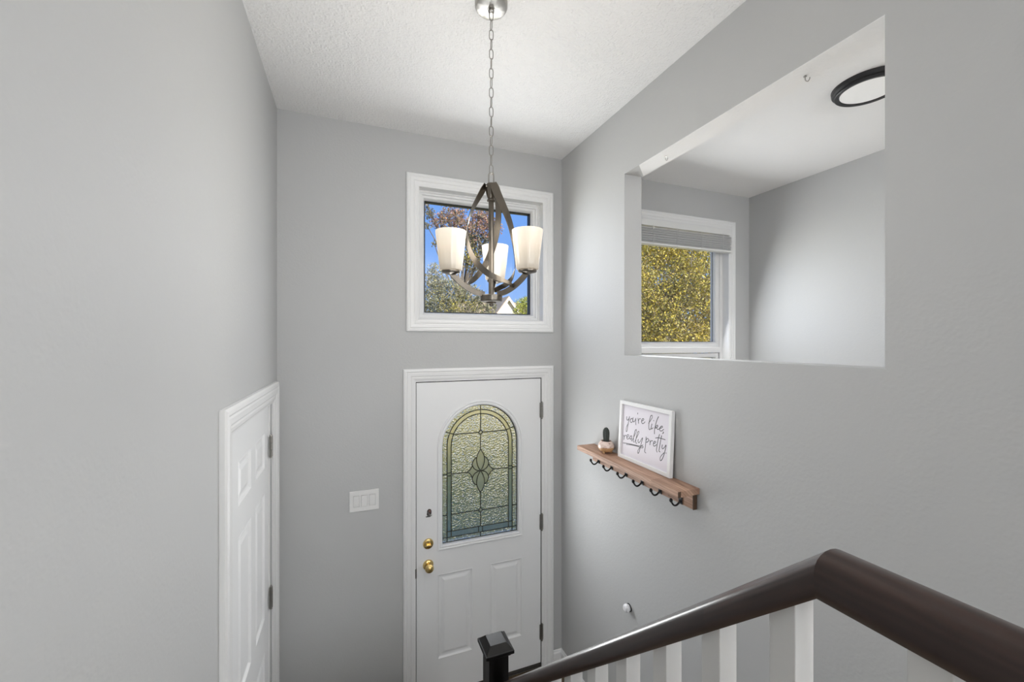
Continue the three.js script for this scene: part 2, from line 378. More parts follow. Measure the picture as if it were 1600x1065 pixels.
// moulded panel sunk in a door's face: ogee border and raised field
function doorPanel(parent, x0, y0, x1, y1, z, m) {
  const prof = [[0, 0], [0.004, 0.0015], [0.008, -0.002], [0.013, -0.007], [0.020, -0.0085], [0.028, -0.008], [0.044, -0.0025], [0.048, -0.0018]];
  const rings = frameRings(x0, y0, x1, y1, prof), u = prof.at(-1)[0];
  const field = new THREE.PlaneGeometry(x1 - x0 - 2 * u, y1 - y0 - 2 * u); field.translate((x0 + x1) / 2, (y0 + y1) / 2, prof.at(-1)[1]);
  const g = join([rings, field]); g.translate(0, 0, z);
  part('panel', g, m, parent);
}
{
  const d = structure(group('door_1')), D = DOOR1, cx = 1.217, R = 0.267, ys = 1.616, yb = 0.983;
  const doorCasing = casing.map(([u, z]) => [u * 0.079 / 0.078, z * 1.1]);
  part('casing', doorRings(D.x0, FLOOR, D.x1, D.y1, doorCasing), M.trim, d);
  part('jamb', [box(D.s0 - 0.03, FLOOR, -0.168, D.s0 - 0.0065, D.sTop + 0.0065, 0.006), box(D.s1 + 0.0065, FLOOR, -0.168, D.s1 + 0.03, D.sTop + 0.0065, 0.006), box(D.s0 - 0.03, D.sTop + 0.0065, -0.168, D.s1 + 0.03, D.sTop + 0.03, 0.006)], M.trim, d);
  part('door_stop_strip', [box(D.s0 - 0.004, FLOOR, -0.075, D.s0 + 0.01, D.sTop, -0.052), box(D.s1 - 0.01, FLOOR, -0.075, D.s1 + 0.004, D.sTop, -0.052), box(D.s0, D.sTop - 0.01, -0.075, D.s1, D.sTop + 0.004, -0.052)], M.gap, d);
  // slab: back layer and a face layer, both with the arched opening, the face with two sunk panels
  const arch = (r, b) => { const p = new THREE.Path(); p.moveTo(cx - r, b); p.lineTo(cx + r, b); p.lineTo(cx + r, ys); p.absarc(cx, ys, r, 0, Math.PI, false); p.lineTo(cx - r, b); return p; };
  const P1 = [0.918, 0.238, 1.156, 0.792], P2 = [1.278, 0.238, 1.516, 0.792];
  const back = poly(rect(D.s0, D.sBot, D.s1, D.sTop)); back.holes.push(arch(R + 0.006, yb - 0.006));
  const face = poly(rect(D.s0, D.sBot, D.s1, D.sTop)); face.holes.push(arch(R + 0.006, yb - 0.006), path(rect(...P1)), path(rect(...P2)));
  part('slab', metric(join([extrude(back, -0.05, -0.014, 0, 40), extrude(face, -0.014, 0, 0, 40)])), M.door, d);
  doorPanel(d, ...P1, 0, M.door); doorPanel(d, ...P2, 0, M.door);
  part('weatherstrip', [box(D.s0 - 0.0065, FLOOR, -0.052, D.s0 - 0.0005, D.sTop + 0.006, -0.004), box(D.s1 + 0.0005, FLOOR, -0.052, D.s1 + 0.0065, D.sTop + 0.006, -0.004), box(D.s0, D.sTop + 0.0005, -0.052, D.s1, D.sTop + 0.0065, -0.004)], M.gap, d);
  part('threshold', [box(D.s0 - 0.03, FLOOR, -0.165, D.s1 + 0.03, 0.004, 0.0, 0.002), box(D.s0, 0.0, -0.04, D.s1, 0.012, -0.012)], std({ color: rgb(0.05, 0.045, 0.04), roughness: 0.6 }), d);
  // moulding round the glass
  const ringPts = (u) => { const p = [[cx - R - 0.034 + u, yb - 0.036 + u], [cx + R + 0.034 - u, yb - 0.036 + u]], r = R + 0.034 - u; for (let i = 0; i <= 48; i++) { const a = i / 48 * Math.PI; p.push([cx + r * Math.cos(a), ys + r * Math.sin(a)]); } return p; };
  part('glass_moulding', strips([[0, 0], [0.002, 0.008], [0.008, 0.012], [0.013, 0.0105], [0.016, 0.007], [0.022, 0.010], [0.029, 0.009], [0.034, 0.004], [0.034, -0.03]].map(([u, z]) => ({ pts: ringPts(u), z })), true, 0.45), M.door, d);

  // leaded glass: every piece of glass and every lead on its own
  const lite = new THREE.Group(); lite.name = 'leaded_glass'; d.add(lite);
  const grain = phys({ color: rgb(0.98, 0.975, 0.93), roughness: 0.16, transmission: 1, thickness: 0.004, ior: 1.5, bumpMap: hammer, bumpScale: 0.0030 });
  const clear = phys({ color: rgb(0.98, 0.98, 0.96), roughness: 0.32, transmission: 1, thickness: 0.004, ior: 1.5 });
  const smoke = phys({ color: rgb(0.92, 0.92, 0.87), roughness: 0.42, transmission: 1, thickness: 0.004, ior: 1.5 });
  const lead = std({ color: rgb(0.05, 0.05, 0.034), metalness: 0.3, roughness: 0.55 });
  const R1 = 0.231, R2 = 0.203, ya = 1.013, yc0 = 1.052, yc = 1.162, yd = 1.430, ye = 1.692, phi = Math.asin((ye - ys) / R2), Z0 = -0.024, Z1 = -0.02;
  const kx = R2 * Math.cos(phi), arcPts = (r, a0, a1, n = 14) => Array.from({ length: n + 1 }, (_, i) => { const a = a0 + (a1 - a0) * i / n; return [r * Math.cos(a), ys + r * Math.sin(a)]; });
  const piece = (m, pts, s, bevel = 0) => { const g = metric(extrude(poly(pts.map(([x, y]) => [cx + s * x, y])), Z0, Z1 + bevel, bevel)); part('glass_pane', g, m, lite); };
  // flower outline, right upper quarter, measured from its centre
  const q = (a, b, c, n = 7) => Array.from({ length: n + 1 }, (_, i) => { const t = i / n, s = 1 - t; return [0, 1].map((k) => s * s * a[k] + 2 * s * t * b[k] + t * t * c[k]); });
  const big = q([0, 0.147], [0.026, 0.115], [0.0285, 0.078]).concat(q([0.0285, 0.078], [0.027, 0.035], [0, 0]).slice(1));
  const joint = [0.0268, 0.093], smallOut = q(joint, [0.056, 0.082], [0.0585, 0.045]), smallIn = q([0.0585, 0.045], [0.048, 0.004], [0, 0]);
  const tip = q([0.0585, 0.045], [0.068, 0.008], [0.098, 0]);
  const bigTop = big.slice(0, 6).concat([joint]);
  for (const s of [-1, 1]) {
    piece(grain, [...arcPts(R, phi, Math.PI / 2), ...arcPts(R1, Math.PI / 2, phi)], s);                       // border, arch
    piece(grain, [[R, yd], ...arcPts(R, 0, phi), ...arcPts(R1, phi, 0), [R1, yd]], s);
    piece(grain, rect(R1, yc, R, yd), s); piece(grain, rect(R1, ya, R, yc), s); piece(grain, rect(R1, yb, R, ya), s); piece(grain, rect(0, yb, R1, ya), s);
    piece(clear, [...arcPts(R1, phi, Math.PI / 2), ...arcPts(R2, Math.PI / 2, phi)], s, 0.001);             // bevelled band
    piece(clear, [[R1, yd + 0.01], ...arcPts(R1, 0, phi), ...arcPts(R2, phi, 0), [R2, yd + 0.01]], s, 0.001);
    piece(clear, rect(R2, yd - 0.01, R1, yd + 0.01), s, 0.001); piece(clear, rect(R2, yc0, R1, yd - 0.01), s, 0.001); piece(clear, rect(R2, ya, R1, yc0), s, 0.001); piece(clear, rect(0.014, ya, R2, yc0), s, 0.001);
    piece(grain, [[0, ye], [kx, ye], ...arcPts(R2, phi, Math.PI / 2)], s);                                    // fields
    piece(grain, [[kx, ye], [0, ye], ...bigTop.map(([x, y]) => [x, y + yd]), ...smallOut.slice(1).map(([x, y]) => [x, y + yd]), ...tip.slice(1).map(([x, y]) => [x, y + yd]), [R2, yd], ...arcPts(R2, 0, phi, 6)], s);
    piece(grain, [[R2, yc], [0, yc], ...bigTop.map(([x, y]) => [x, yd - y]), ...smallOut.slice(1).map(([x, y]) => [x, yd - y]), ...tip.slice(1).map(([x, y]) => [x, yd - y]), [R2, yd]], s);
    piece(grain, rect(0, yc0, R2, yc), s);
    for (const v of [-1, 1]) piece(smoke, [...smallOut, ...smallIn.slice(1), ...big.slice(6).reverse().slice(1)].map(([x, y]) => [x, yd + v * y]), s, 0.001);
    piece(smoke, [...tip.map(([x, y]) => [x, yd + y]), ...tip.slice(0, -1).reverse().map(([x, y]) => [x, yd - y]), ...smallIn.slice(1).map(([x, y]) => [x, yd - y]), ...smallIn.slice(1, -1).reverse().map(([x, y]) => [x, yd + y])], s, 0);
  }
  for (const v of [-1, 1]) piece(smoke, [...big.map(([x, y]) => [x, yd + v * y]), ...big.slice(1, -1).reverse().map(([x, y]) => [-x, yd + v * y])], 1, 0.001);
  piece(clear, rect(-0.014, ya, 0.014, yc0), 1, 0.001);
  // leads
  const came = (pts, r = 0.0034) => { const c = new THREE.CurvePath(); for (let i = 0; i + 1 < pts.length; i++) c.add(new THREE.LineCurve3(V(cx + pts[i][0], pts[i][1], -0.0195), V(cx + pts[i + 1][0], pts[i + 1][1], -0.0195)));
    part('lead', new THREE.TubeGeometry(c, Math.max(2, pts.length * 2), r, 7), lead, lite); };
  for (const r of [R1, R2]) came([[-r, r === R1 ? yb : ya], ...arcPts(r, Math.PI, 0, 40), [r, r === R1 ? yb : ya]], 0.0036);
  came([[0, yb], [0, ya]]); came([[0, yc0], [0, yc - 0.012]]); came([[0, yc + 0.012], [0, yd - 0.147]]); came([[0, yd + 0.147], [0, ye - 0.012]]); came([[0, ye + 0.012], [0, ys + R]]);
  came([[-R, ya], [R, ya]]); came([[-R1, yc0], [R1, yc0]]);
  came([[-0.014, ya], [-0.014, yc0]]); came([[0.014, ya], [0.014, yc0]]);
  for (const y of [yc, ye]) came(Array.from({ length: 17 }, (_, i) => [0.0125 * Math.cos(i * Math.PI / 8), y + 0.0125 * Math.sin(i * Math.PI / 8)]));
  for (const s of [-1, 1]) {
    came([[s * 0.0125, ye], [s * kx, ye], [s * R * Math.cos(phi), ys + R * Math.sin(phi)]]); came([[s * 0.0125, yc], [s * R2, yc]]); came([[s * R1, yc], [s * R, yc]]);
    came([[s * 0.098, yd], [s * R2, yd]]); came([[s * R1, yd], [s * R, yd]]); came([[s * R2, yd + 0.01], [s * R1, yd + 0.01]]); came([[s * R2, yd - 0.01], [s * R1, yd - 0.01]]);
    for (const v of [-1, 1]) { came(big.map(([x, y]) => [s * x, yd + v * y])); came(smallOut.map(([x, y]) => [s * x, yd + v * y])); came(smallIn.map(([x, y]) => [s * x, yd + v * y])); came(tip.map(([x, y]) => [s * x, yd + v * y])); }
  }
  part('lead', strips([[0, -0.018], [0.005, -0.0165], [0.008, -0.018]].map(([u, z]) => ({ pts: ringPts(0.032 + u), z })), true), lead, lite);

  // hardware
  const lockX = 0.858;
  const dead = new THREE.Group(); dead.name = 'deadbolt'; d.add(dead); dead.position.set(lockX, 1.005, 0);
  const rose = lathe([[0, 0.013], [0.012, 0.013], [0.024, 0.011], [0.030, 0.009], [0.0335, 0.004], [0.034, 0]], 36); rose.rotateX(Math.PI / 2);
  part('rose', rose, M.brass, dead); part('thumb_turn', [box(-0.016, -0.004, 0.012, 0.016, 0.004, 0.03, 0.0035), new THREE.CylinderGeometry(0.009, 0.011, 0.008, 20).rotateX(Math.PI / 2).translate(0, 0, 0.015)], M.brass, dead);
  const knob = new THREE.Group(); knob.name = 'door_knob'; d.add(knob); knob.position.set(lockX, 0.868, 0);
  const rose2 = lathe([[0, 0.012], [0.02, 0.012], [0.026, 0.010], [0.032, 0.006], [0.0345, 0.002], [0.0345, 0]], 36); rose2.rotateX(Math.PI / 2);
  const ball = lathe([[0, 0.066], [0.010, 0.066], [0.013, 0.064], [0.021, 0.062], [0.0265, 0.055], [0.028, 0.046], [0.025, 0.037], [0.017, 0.029], [0.012, 0.022], [0.0115, 0.010]], 36); ball.rotateX(Math.PI / 2);
  part('rose', rose2, M.brass, knob); part('ball', ball, M.brass, knob); part('lock_button', new THREE.CylinderGeometry(0.006, 0.006, 0.006, 16).rotateX(Math.PI / 2).translate(0, 0, 0.068), M.brass, knob);
  for (const y of [1.82, 1.02, 0.233]) hinge(d, 1.6665, y, 0.004, 0.108);
  part('strike_plate', [box(D.s0 - 0.009, 0.80, 0.0, D.s0 + 0.001, 0.86, 0.008, 0.001)], M.hinge, d);
  rebase(d, cx, FLOOR, 0);

  // small emblem stuck on the door
  const st = group('door_sticker'); tag(st, 'small brown and grey emblem stuck on the white front door above the brass deadbolt', 'sticker');
  const sm = (r, g, b) => std({ color: rgb(r, g, b), roughness: 0.5 });
  const fl = (pts, z, m, n) => part(n, extrude(poly(pts.map(([x, y]) => [0.864 + x * 0.9, 1.203 + y])), z, z + 0.0008, 0), m, st);
  fl([[-0.017, -0.012], [-0.014, 0.016], [-0.002, 0.026], [0.011, 0.023], [0.017, 0.014], [0.017, -0.006], [0.010, -0.016], [-0.008, -0.014]], 0, sm(0.035, 0.026, 0.024), 'emblem_back');
  fl([[-0.006, 0.012], [-0.001, 0.021], [0.010, 0.019], [0.013, 0.010], [0.009, 0.001], [0.000, 0.004]], 0.0008, sm(0.17, 0.09, 0.075), 'emblem_dome');
  fl([[-0.012, 0.000], [-0.010, 0.012], [-0.005, 0.008], [-0.002, -0.002], [-0.006, -0.008]], 0.0008, sm(0.15, 0.14, 0.14), 'emblem_side');
  fl([[-0.004, -0.014], [0.000, -0.002], [0.006, -0.004], [0.010, -0.012], [0.004, -0.018]], 0.0008, sm(0.2, 0.19, 0.18), 'emblem_side');
  fl([[-0.024, -0.016], [-0.018, -0.022], [-0.010, -0.012], [0.002, -0.016], [0.014, -0.018], [0.022, -0.010], [0.018, -0.020], [0.006, -0.026], [-0.008, -0.026], [-0.022, -0.026]], 0.0008, sm(0.09, 0.09, 0.09), 'emblem_ribbon');
  rebase(st, 0.864, 1.18, 0.0005);
}
// closet door in the left wall (its local x = -z)
{
  const d = structure(group('door_2')), D = DOOR2;
  const g = d; g.rotation.y = Math.PI / 2;
  part('casing', doorRings(-D.z1, FLOOR, -D.z0, D.y1, casing.map(([u, z]) => [u * 1.32, z * 1.25])), M.trim, g);
  const a = -D.s1, b = -D.s0;
  part('jamb', [box(a - 0.022, FLOOR, -0.119, a - 0.003, D.sTop + 0.003, 0.005), box(b + 0.003, FLOOR, -0.119, b + 0.022, D.sTop + 0.003, 0.005), box(a - 0.022, D.sTop + 0.003, -0.119, b + 0.022, D.sTop + 0.022, 0.005)], M.trim, g);
  part('door_stop_strip', [box(a - 0.003, FLOOR, -0.07, a + 0.01, D.sTop, -0.044), box(b - 0.01, FLOOR, -0.07, b + 0.003, D.sTop, -0.044), box(a, D.sTop - 0.01, -0.07, b, D.sTop + 0.003, -0.044)], M.gap, g);
  const holes = [];
  const cols = [[-0.858, -0.651], [-0.560, -0.360]], rows = [[1.69, 1.862], [0.953, 1.572], [0.19, 0.79]];
  const face = poly(rect(a, FLOOR + 0.012, b, D.sTop));
  for (const c of cols) for (const r of rows) { holes.push([c[0], r[0], c[1], r[1]]); face.holes.push(path(rect(c[0], r[0], c[1], r[1]))); }
  part('slab', metric(join([box(a, FLOOR + 0.012, -0.042, b, D.sTop, -0.014), extrude(face, -0.014, 0)])), M.door, g);
  for (const h of holes) doorPanel(g, ...h, 0, M.door);
  for (const y of [1.775, 1.0015, 0.23]) hinge(g, b + 0.004, y, 0.006, 0.106);
  const o = V(0, FLOOR, 0.58); d.position.copy(o);
  for (const c of d.children) c.position.sub(V(-0.58, FLOOR, 0));
}
// light switches on the front wall
{
  const s = group('light_switch'); tag(s, 'white three-gang light switch plate on the grey wall left of the front door', 'light switch');
  const x0 = 0.385, x1 = 0.554, y0 = 1.278, y1 = 1.402, w = x1 - x0;
  const plate = poly(rect(x0, y0, x1, y1)), cxs = [x0 + w * 0.225, x0 + w * 0.5, x0 + w * 0.775];
  for (const c of cxs) plate.holes.push(path(rect(c - 0.0172, 1.34 - 0.034, c + 0.0172, 1.34 + 0.034)));
  part('plate', extrude(plate, 0, 0.006, 0.0015), M.plastic, s);
  cxs.forEach((c, i) => {
    const r = part('rocker', box(-0.0165, -0.033, -0.004, 0.0165, 0.033, 0.004, 0.0018), M.plastic, s);
    r.position.set(c, 1.34, [0.0035, 0.0075, 0.005][i]); r.rotation.x = [0.05, -0.09, 0.07][i];
    if (i === 0) part('dimmer_slide', [box(-0.014, -0.026, 0.004, 0.004, -0.021, 0.007, 0.001), box(-0.014, -0.016, 0.004, 0.004, -0.013, 0.006, 0.0008)], M.plastic, r);
    for (const y of [1.391, 1.289]) part('screw', new THREE.CylinderGeometry(0.0026, 0.0028, 0.0012, 12).rotateX(Math.PI / 2).translate(c, y, 0.0064), M.plastic, s);
  });
  rebase(s, (x0 + x1) / 2, y0, 0);
}
// bumper for the door knob on the right wall
{
  const g = lathe([[0, 0.036], [0.008, 0.0355], [0.016, 0.032], [0.021, 0.025], [0.0225, 0.018], [0.021, 0.012], [0.017, 0.008], [0.017, 0.004], [0.019, 0.003], [0.019, 0]], 32); g.rotateZ(Math.PI / 2);
  const o = group('door_bumper'); tag(o, 'round white rubber door bumper on the grey wall above the dark handrail', 'door stop');
  part('bumper_cup', g, std({ color: rgb(0.78, 0.78, 0.8), roughness: 0.35 }), o);
  part('base_ring', new THREE.TorusGeometry(0.0185, 0.003, 10, 32).rotateY(Math.PI / 2).translate(-0.003, 0, 0), M.iron, o);
  o.position.set(W, 0.842, 0.79);
}
// two small hooks and a screw left in the head of the pass-through
for (const [x, z, l] of [[1.882, 1.011, 'small metal cup hook in the head of the wall opening, nearer the front wall'], [1.892, 1.695, 'small metal cup hook in the head of the wall opening, nearer the black-ringed lamp']]) {
  const o = group('cup_hook'); tag(o, l, 'hook', 'cup hooks in the head of the opening');
  part('shank', [new THREE.CylinderGeometry(0.0016, 0.0016, 0.016, 8).translate(0, -0.008, 0), new THREE.CylinderGeometry(0.0055, 0.0055, 0.0015, 16).translate(0, -0.0035, 0)], M.nickelBright, o);
  part('bend', tube([V(0, -0.015, 0), V(0.001, -0.021, 0.003), V(0.001, -0.025, 0.009), V(0, -0.021, 0.015), V(0, -0.015, 0.016)], 0.0016, 16, 8), M.nickelBright, o);
  o.position.set(x, OPEN.y1 - 0.002, z);
}

// ================================================================== chandelier
const F = V(Math.sin(YAW), 0, -Math.cos(YAW)), RT = V(Math.cos(YAW), 0, Math.sin(YAW));
{
  const X = 0.907, Z = 1.143, c = group('chandelier');
  tag(c, 'three-light brushed nickel chandelier with curved ribbon bands hanging from a chain', 'chandelier');
  c.position.set(X, H, Z);
  const at = (r, deg, y) => { const a = deg * Math.PI / 180; return V(0, y - H, 0).addScaledVector(F, r * Math.cos(a)).addScaledVector(RT, r * Math.sin(a)); };
  const lat = (pts, seg, crease) => lathe(pts.map(([r, y]) => [r, y - H]), seg, crease);
  part('canopy', lat([[0, 3.6125], [0.02, 3.613], [0.055, 3.615], [0.0605, 3.617], [0.0635, 3.622], [0.064, 3.6405]], 56), M.nickelBright, c);
  part('canopy_knob', lat([[0, 3.594], [0.006, 3.595], [0.011, 3.600], [0.012, 3.606], [0.010, 3.611], [0.016, 3.613]], 24, 1.2), M.nickelBright, c);
  // chain
  const chain = new THREE.Group(); chain.name = 'chain'; c.add(chain);
  const linkPts = []; for (let i = 0; i < 24; i++) { const a = i / 24 * Math.PI * 2; linkPts.push(V(0.0077 * Math.cos(a), 0.0125 * Math.sign(Math.sin(a)) * Math.pow(Math.abs(Math.sin(a)), 0.35) + 0.0072 * Math.sin(a), 0)); }
  const link = tube(linkPts, 0.00185, 36, 7, true), yTop = 3.588, yBot = 2.985, n = 17;
  for (let i = 0; i < n; i++) { const l = part('chain_link', link, M.nickelBright, chain); l.position.set(0, yTop - (i + 0.0) * (yTop - yBot) / (n - 1) - H, 0); l.rotation.y = (i % 2 ? Math.PI / 2 : 0) + YAW * -1 + 0.35 + 0.12 * Math.sin(i * 2.1); }
  part('hanging_loop', [tube([V(-0.0095, 2.925 - H, 0), V(-0.0095, 2.962 - H, 0), V(-0.006, 2.972 - H, 0), V(0.006, 2.972 - H, 0), V(0.0095, 2.962 - H, 0), V(0.0095, 2.925 - H, 0)], 0.0028, 30, 9)], M.nickelBright, c).rotation.y = -YAW;
  part('top_cup', lat([[0, 2.93], [0.018, 2.929], [0.0225, 2.922], [0.0225, 2.905], [0.019, 2.888], [0.0135, 2.870], [0.0165, 2.866], [0.0165, 2.861], [0.011, 2.858]], 32), M.nickel, c);
  part('rod', lat([[0.0105, 2.86], [0.0105, 2.488]], 24), M.nickel, c);
  part('hub', lat([[0.0105, 2.498], [0.02, 2.497], [0.041, 2.494], [0.0435, 2.491], [0.0435, 2.472], [0.041, 2.469], [0.02, 2.467], [0.018, 2.461], [0.009, 2.459], [0.008, 2.453], [0.005, 2.450], [0, 2.449]], 40), M.nickel, c);
  // ribbon bands: each starts at the cup, swells outwards and winds round to an arm
  const T = [[2.928, 0.021, 270], [2.905, 0.033, 270], [2.87, 0.052, 267], [2.83, 0.072, 261], [2.78, 0.090, 253], [2.735, 0.0985, 246], [2.69, 0.1005, 238], [2.65, 0.099, 229], [2.61, 0.095, 214], [2.58, 0.090, 197], [2.56, 0.088, 180], [2.545, 0.091, 158], [2.534, 0.097, 137], [2.524, 0.101, 124]];
  for (let k = 0; k < 3; k++) {
    const pts = T.map(([y, r, d]) => at(r, d - 120 * k, y)), curve = new THREE.CatmullRomCurve3(pts), P = curve.getPoints(72);
    const dirs = P.map((p, i) => { const rad = V(p.x, 0, p.z).normalize(), twist = 0.6 * Math.max(0, 1 - i / 40); return V(-rad.z, 0, rad.x).multiplyScalar(Math.cos(twist)).addScaledVector(rad, -Math.sin(twist)); });
    part('ribbon_band', bar(P, dirs, (t) => (0.033 - 0.014 * t) * Math.min(1, 0.62 + t * 5), 0.0022), M.nickel, c);
    part('screw', new THREE.SphereGeometry(0.0035, 14, 10).translate(...at(0.0245, 225 - 120 * k, 2.915).toArray()), M.nickelBright, c);
  }
  // arms, sockets, shades
  const shadeProf = [[0.030, 2.5785], [0.0385, 2.5785], [0.041, 2.581], [0.0435, 2.60], [0.0575, 2.722], [0.0575, 2.724], [0.0555, 2.724], [0.0552, 2.720]];
  const glowCanvas = document.createElement('canvas'); glowCanvas.width = 8; glowCanvas.height = 128;
  const ctx = glowCanvas.getContext('2d'), gr = ctx.createLinearGradient(0, 128, 0, 0);
  gr.addColorStop(0, 'rgb(120,104,82)'); gr.addColorStop(0.3, 'rgb(165,150,126)'); gr.addColorStop(0.6, 'rgb(205,190,168)'); gr.addColorStop(1, 'rgb(225,214,196)');
  ctx.fillStyle = gr; ctx.fillRect(0, 0, 8, 128);
  const glow = new THREE.CanvasTexture(glowCanvas); glow.colorSpace = THREE.SRGBColorSpace;
  M.shade = phys({ color: rgb(0.55, 0.53, 0.49), roughness: 0.22, emissive: rgb(0.86, 0.83, 0.78), emissiveMap: glow });
  M.bulb = std({ color: rgb(0.9, 0.85, 0.75), emissive: rgb(2, 1.7, 1.3), roughness: 0.5 });
  for (const deg of [123, 243, 3]) {
    const P = new THREE.CatmullRomCurve3([[0.030, 2.4965], [0.06, 2.501], [0.095, 2.515], [0.125, 2.534], [0.148, 2.553], [0.162, 2.568]].map(([r, y]) => at(r, deg, y))).getPoints(30);
    part('arm', bar(P, P.map(() => V(0, 1, 0)), 0.0205, 0.008), M.nickel, c);
    const base = at(0.165, deg, H), put = (g) => g.translate(base.x, 0, base.z);
    part('socket_cup', put(lat([[0, 2.562], [0.012, 2.562], [0.02, 2.566], [0.031, 2.568], [0.0345, 2.571], [0.0345, 2.577], [0.030, 2.5795], [0, 2.580]], 32)), M.nickel, c);
    const sg = put(lat(shadeProf, 48, 0.7)), p = sg.attributes.position, uv = sg.attributes.uv;
    for (let i = 0; i < p.count; i++) uv.setXY(i, 0.5, (p.getY(i) + H - 2.578) / 0.147);
    part('glass_shade', sg, M.shade, c);
    part('bulb', put(lat([[0, 2.585], [0.013, 2.585], [0.014, 2.605], [0.018, 2.64], [0.026, 2.67], [0.027, 2.69], [0.022, 2.706], [0.012, 2.715], [0, 2.717]], 24, 1)), M.bulb, c);
    const l = new THREE.PointLight(new THREE.Color(1, 0.95, 0.88), BULB, 0, 2); l.castShadow = true; l.shadow.radius = 2; l.position.set(base.x, 2.675 - H, base.z); c.add(l);
  }
}

// ================================================================== ceiling lamps (flat, black ring)
function ceilingLamp(x, y, z, label) {
  const o = group('ceiling_lamp'); tag(o, label, 'ceiling lamp');
  part('ring', lathe([[0.116, -0.030], [0.120, -0.034], [0.136, -0.036], [0.139, -0.033], [0.1395, -0.024], [0.147, -0.021], [0.150, -0.017], [0.152, 0]], 72, 0.5), M.black, o);
  part('diffuser', lathe([[0, -0.034], [0.06, -0.0335], [0.118, -0.0305]], 64), std({ color: rgb(0.84, 0.84, 0.83), roughness: 0.5, emissive: rgb(0.12, 0.12, 0.12) }), o);
  o.position.set(x, y, z);
}
ceilingLamp(2.818, LH, 1.400, 'flat round ceiling lamp with a wide black ring seen through the wall opening');
// a floor uplighter on the upper floor, behind the camera
function uplighter(x, z, power, label) {
  const o = group('floor_lamp'); tag(o, label, 'floor lamp');
  part('base', lathe([[0, 0.03], [0.02, 0.03], [0.12, 0.018], [0.14, 0.01], [0.14, 0]], 40), M.black, o);
  part('pole', lathe([[0.012, 0.02], [0.012, 1.28]], 16), M.black, o);
  part('lamp_shade', lathe([[0, 1.265], [0.03, 1.27], [0.10, 1.31], [0.16, 1.38], [0.156, 1.38], [0.095, 1.318], [0.02, 1.28], [0, 1.279]], 48), M.black, o);
  part('bulb', new THREE.SphereGeometry(0.045, 20, 14).translate(0, 1.34, 0), std({ color: rgb(0.9, 0.9, 0.9), emissive: rgb(3, 2.9, 2.7) }), o);
  const l = new THREE.SpotLight(new THREE.Color(1, 0.985, 0.96), power, 0, 1.25, 0.5, 2); l.castShadow = true; l.shadow.radius = 2; l.position.set(0, 1.395, 0); l.target.position.set(0, 3, 0); o.add(l, l.target);
  o.position.set(x, UP, z);
}
uplighter(2.4, 4.8, UPLIGHT, 'tall black uplighter standing on the upper floor past the stairs');

// ================================================================== shelf with hooks, frame, cactus
{
  const s = group('wall_shelf'), z0 = 0.432, z1 = 1.284, top = 1.665;
  tag(s, 'wooden wall shelf with six black coat hooks on the grey wall', 'shelf');
  const along = (g) => { const uv = g.attributes.uv, p = g.attributes.position; for (let i = 0; i < p.count; i++) { const x = uv.getX(i), y = uv.getY(i); uv.setXY(i, (p.getX(i) + p.getY(i)) * 4.2 + 0.1, p.getZ(i) * 0.9); } return g; };
  part('board', along(metric(box(1.707, top - 0.027, z0, W - 0.001, top, z1, 0.002))), M.shelfWood, s);
  part('back_rail', along(metric(box(1.807, 1.566, z0 + 0.02, W - 0.001, top - 0.027, z1 - 0.018, 0.002))), M.shelfWood, s);
  part('end_cap', box(1.806, 1.5665, z1 - 0.018, W - 0.003, top - 0.028, z1 - 0.014), M.shelfEnd, s);
  part('corner_band', box(1.7065, top - 0.0265, z1 - 0.001, 1.722, top - 0.001, z1 + 0.0008), M.shelfEnd, s);
  for (let i = 0; i < 6; i++) {
    const h = new THREE.Group(); h.name = 'coat_hook'; s.add(h); h.position.set(1.807, 1.593, 0.522 + i * 0.1345);
    part('plate', box(-0.004, -0.026, -0.011, 0, 0.020, 0.011, 0.0015), M.iron, h);
    part('prong', [tube([V(-0.002, -0.008, 0), V(-0.012, -0.020, 0), V(-0.026, -0.0285, 0), V(-0.040, -0.027, 0), V(-0.050, -0.017, 0), V(-0.056, -0.006, 0)], 0.0042, 28, 9), new THREE.SphereGeometry(0.0078, 16, 12).scale(1, 1.25, 1).translate(-0.0575, -0.002, 0)], M.iron, h);
    for (const y of [0.012, -0.020]) part('screw', new THREE.SphereGeometry(0.003, 8, 6).scale(0.5, 1, 1).translate(-0.0042, y, 0), M.hinge, h);
  }
  rebase(s, W, 1.566, (z0 + z1) / 2);
}
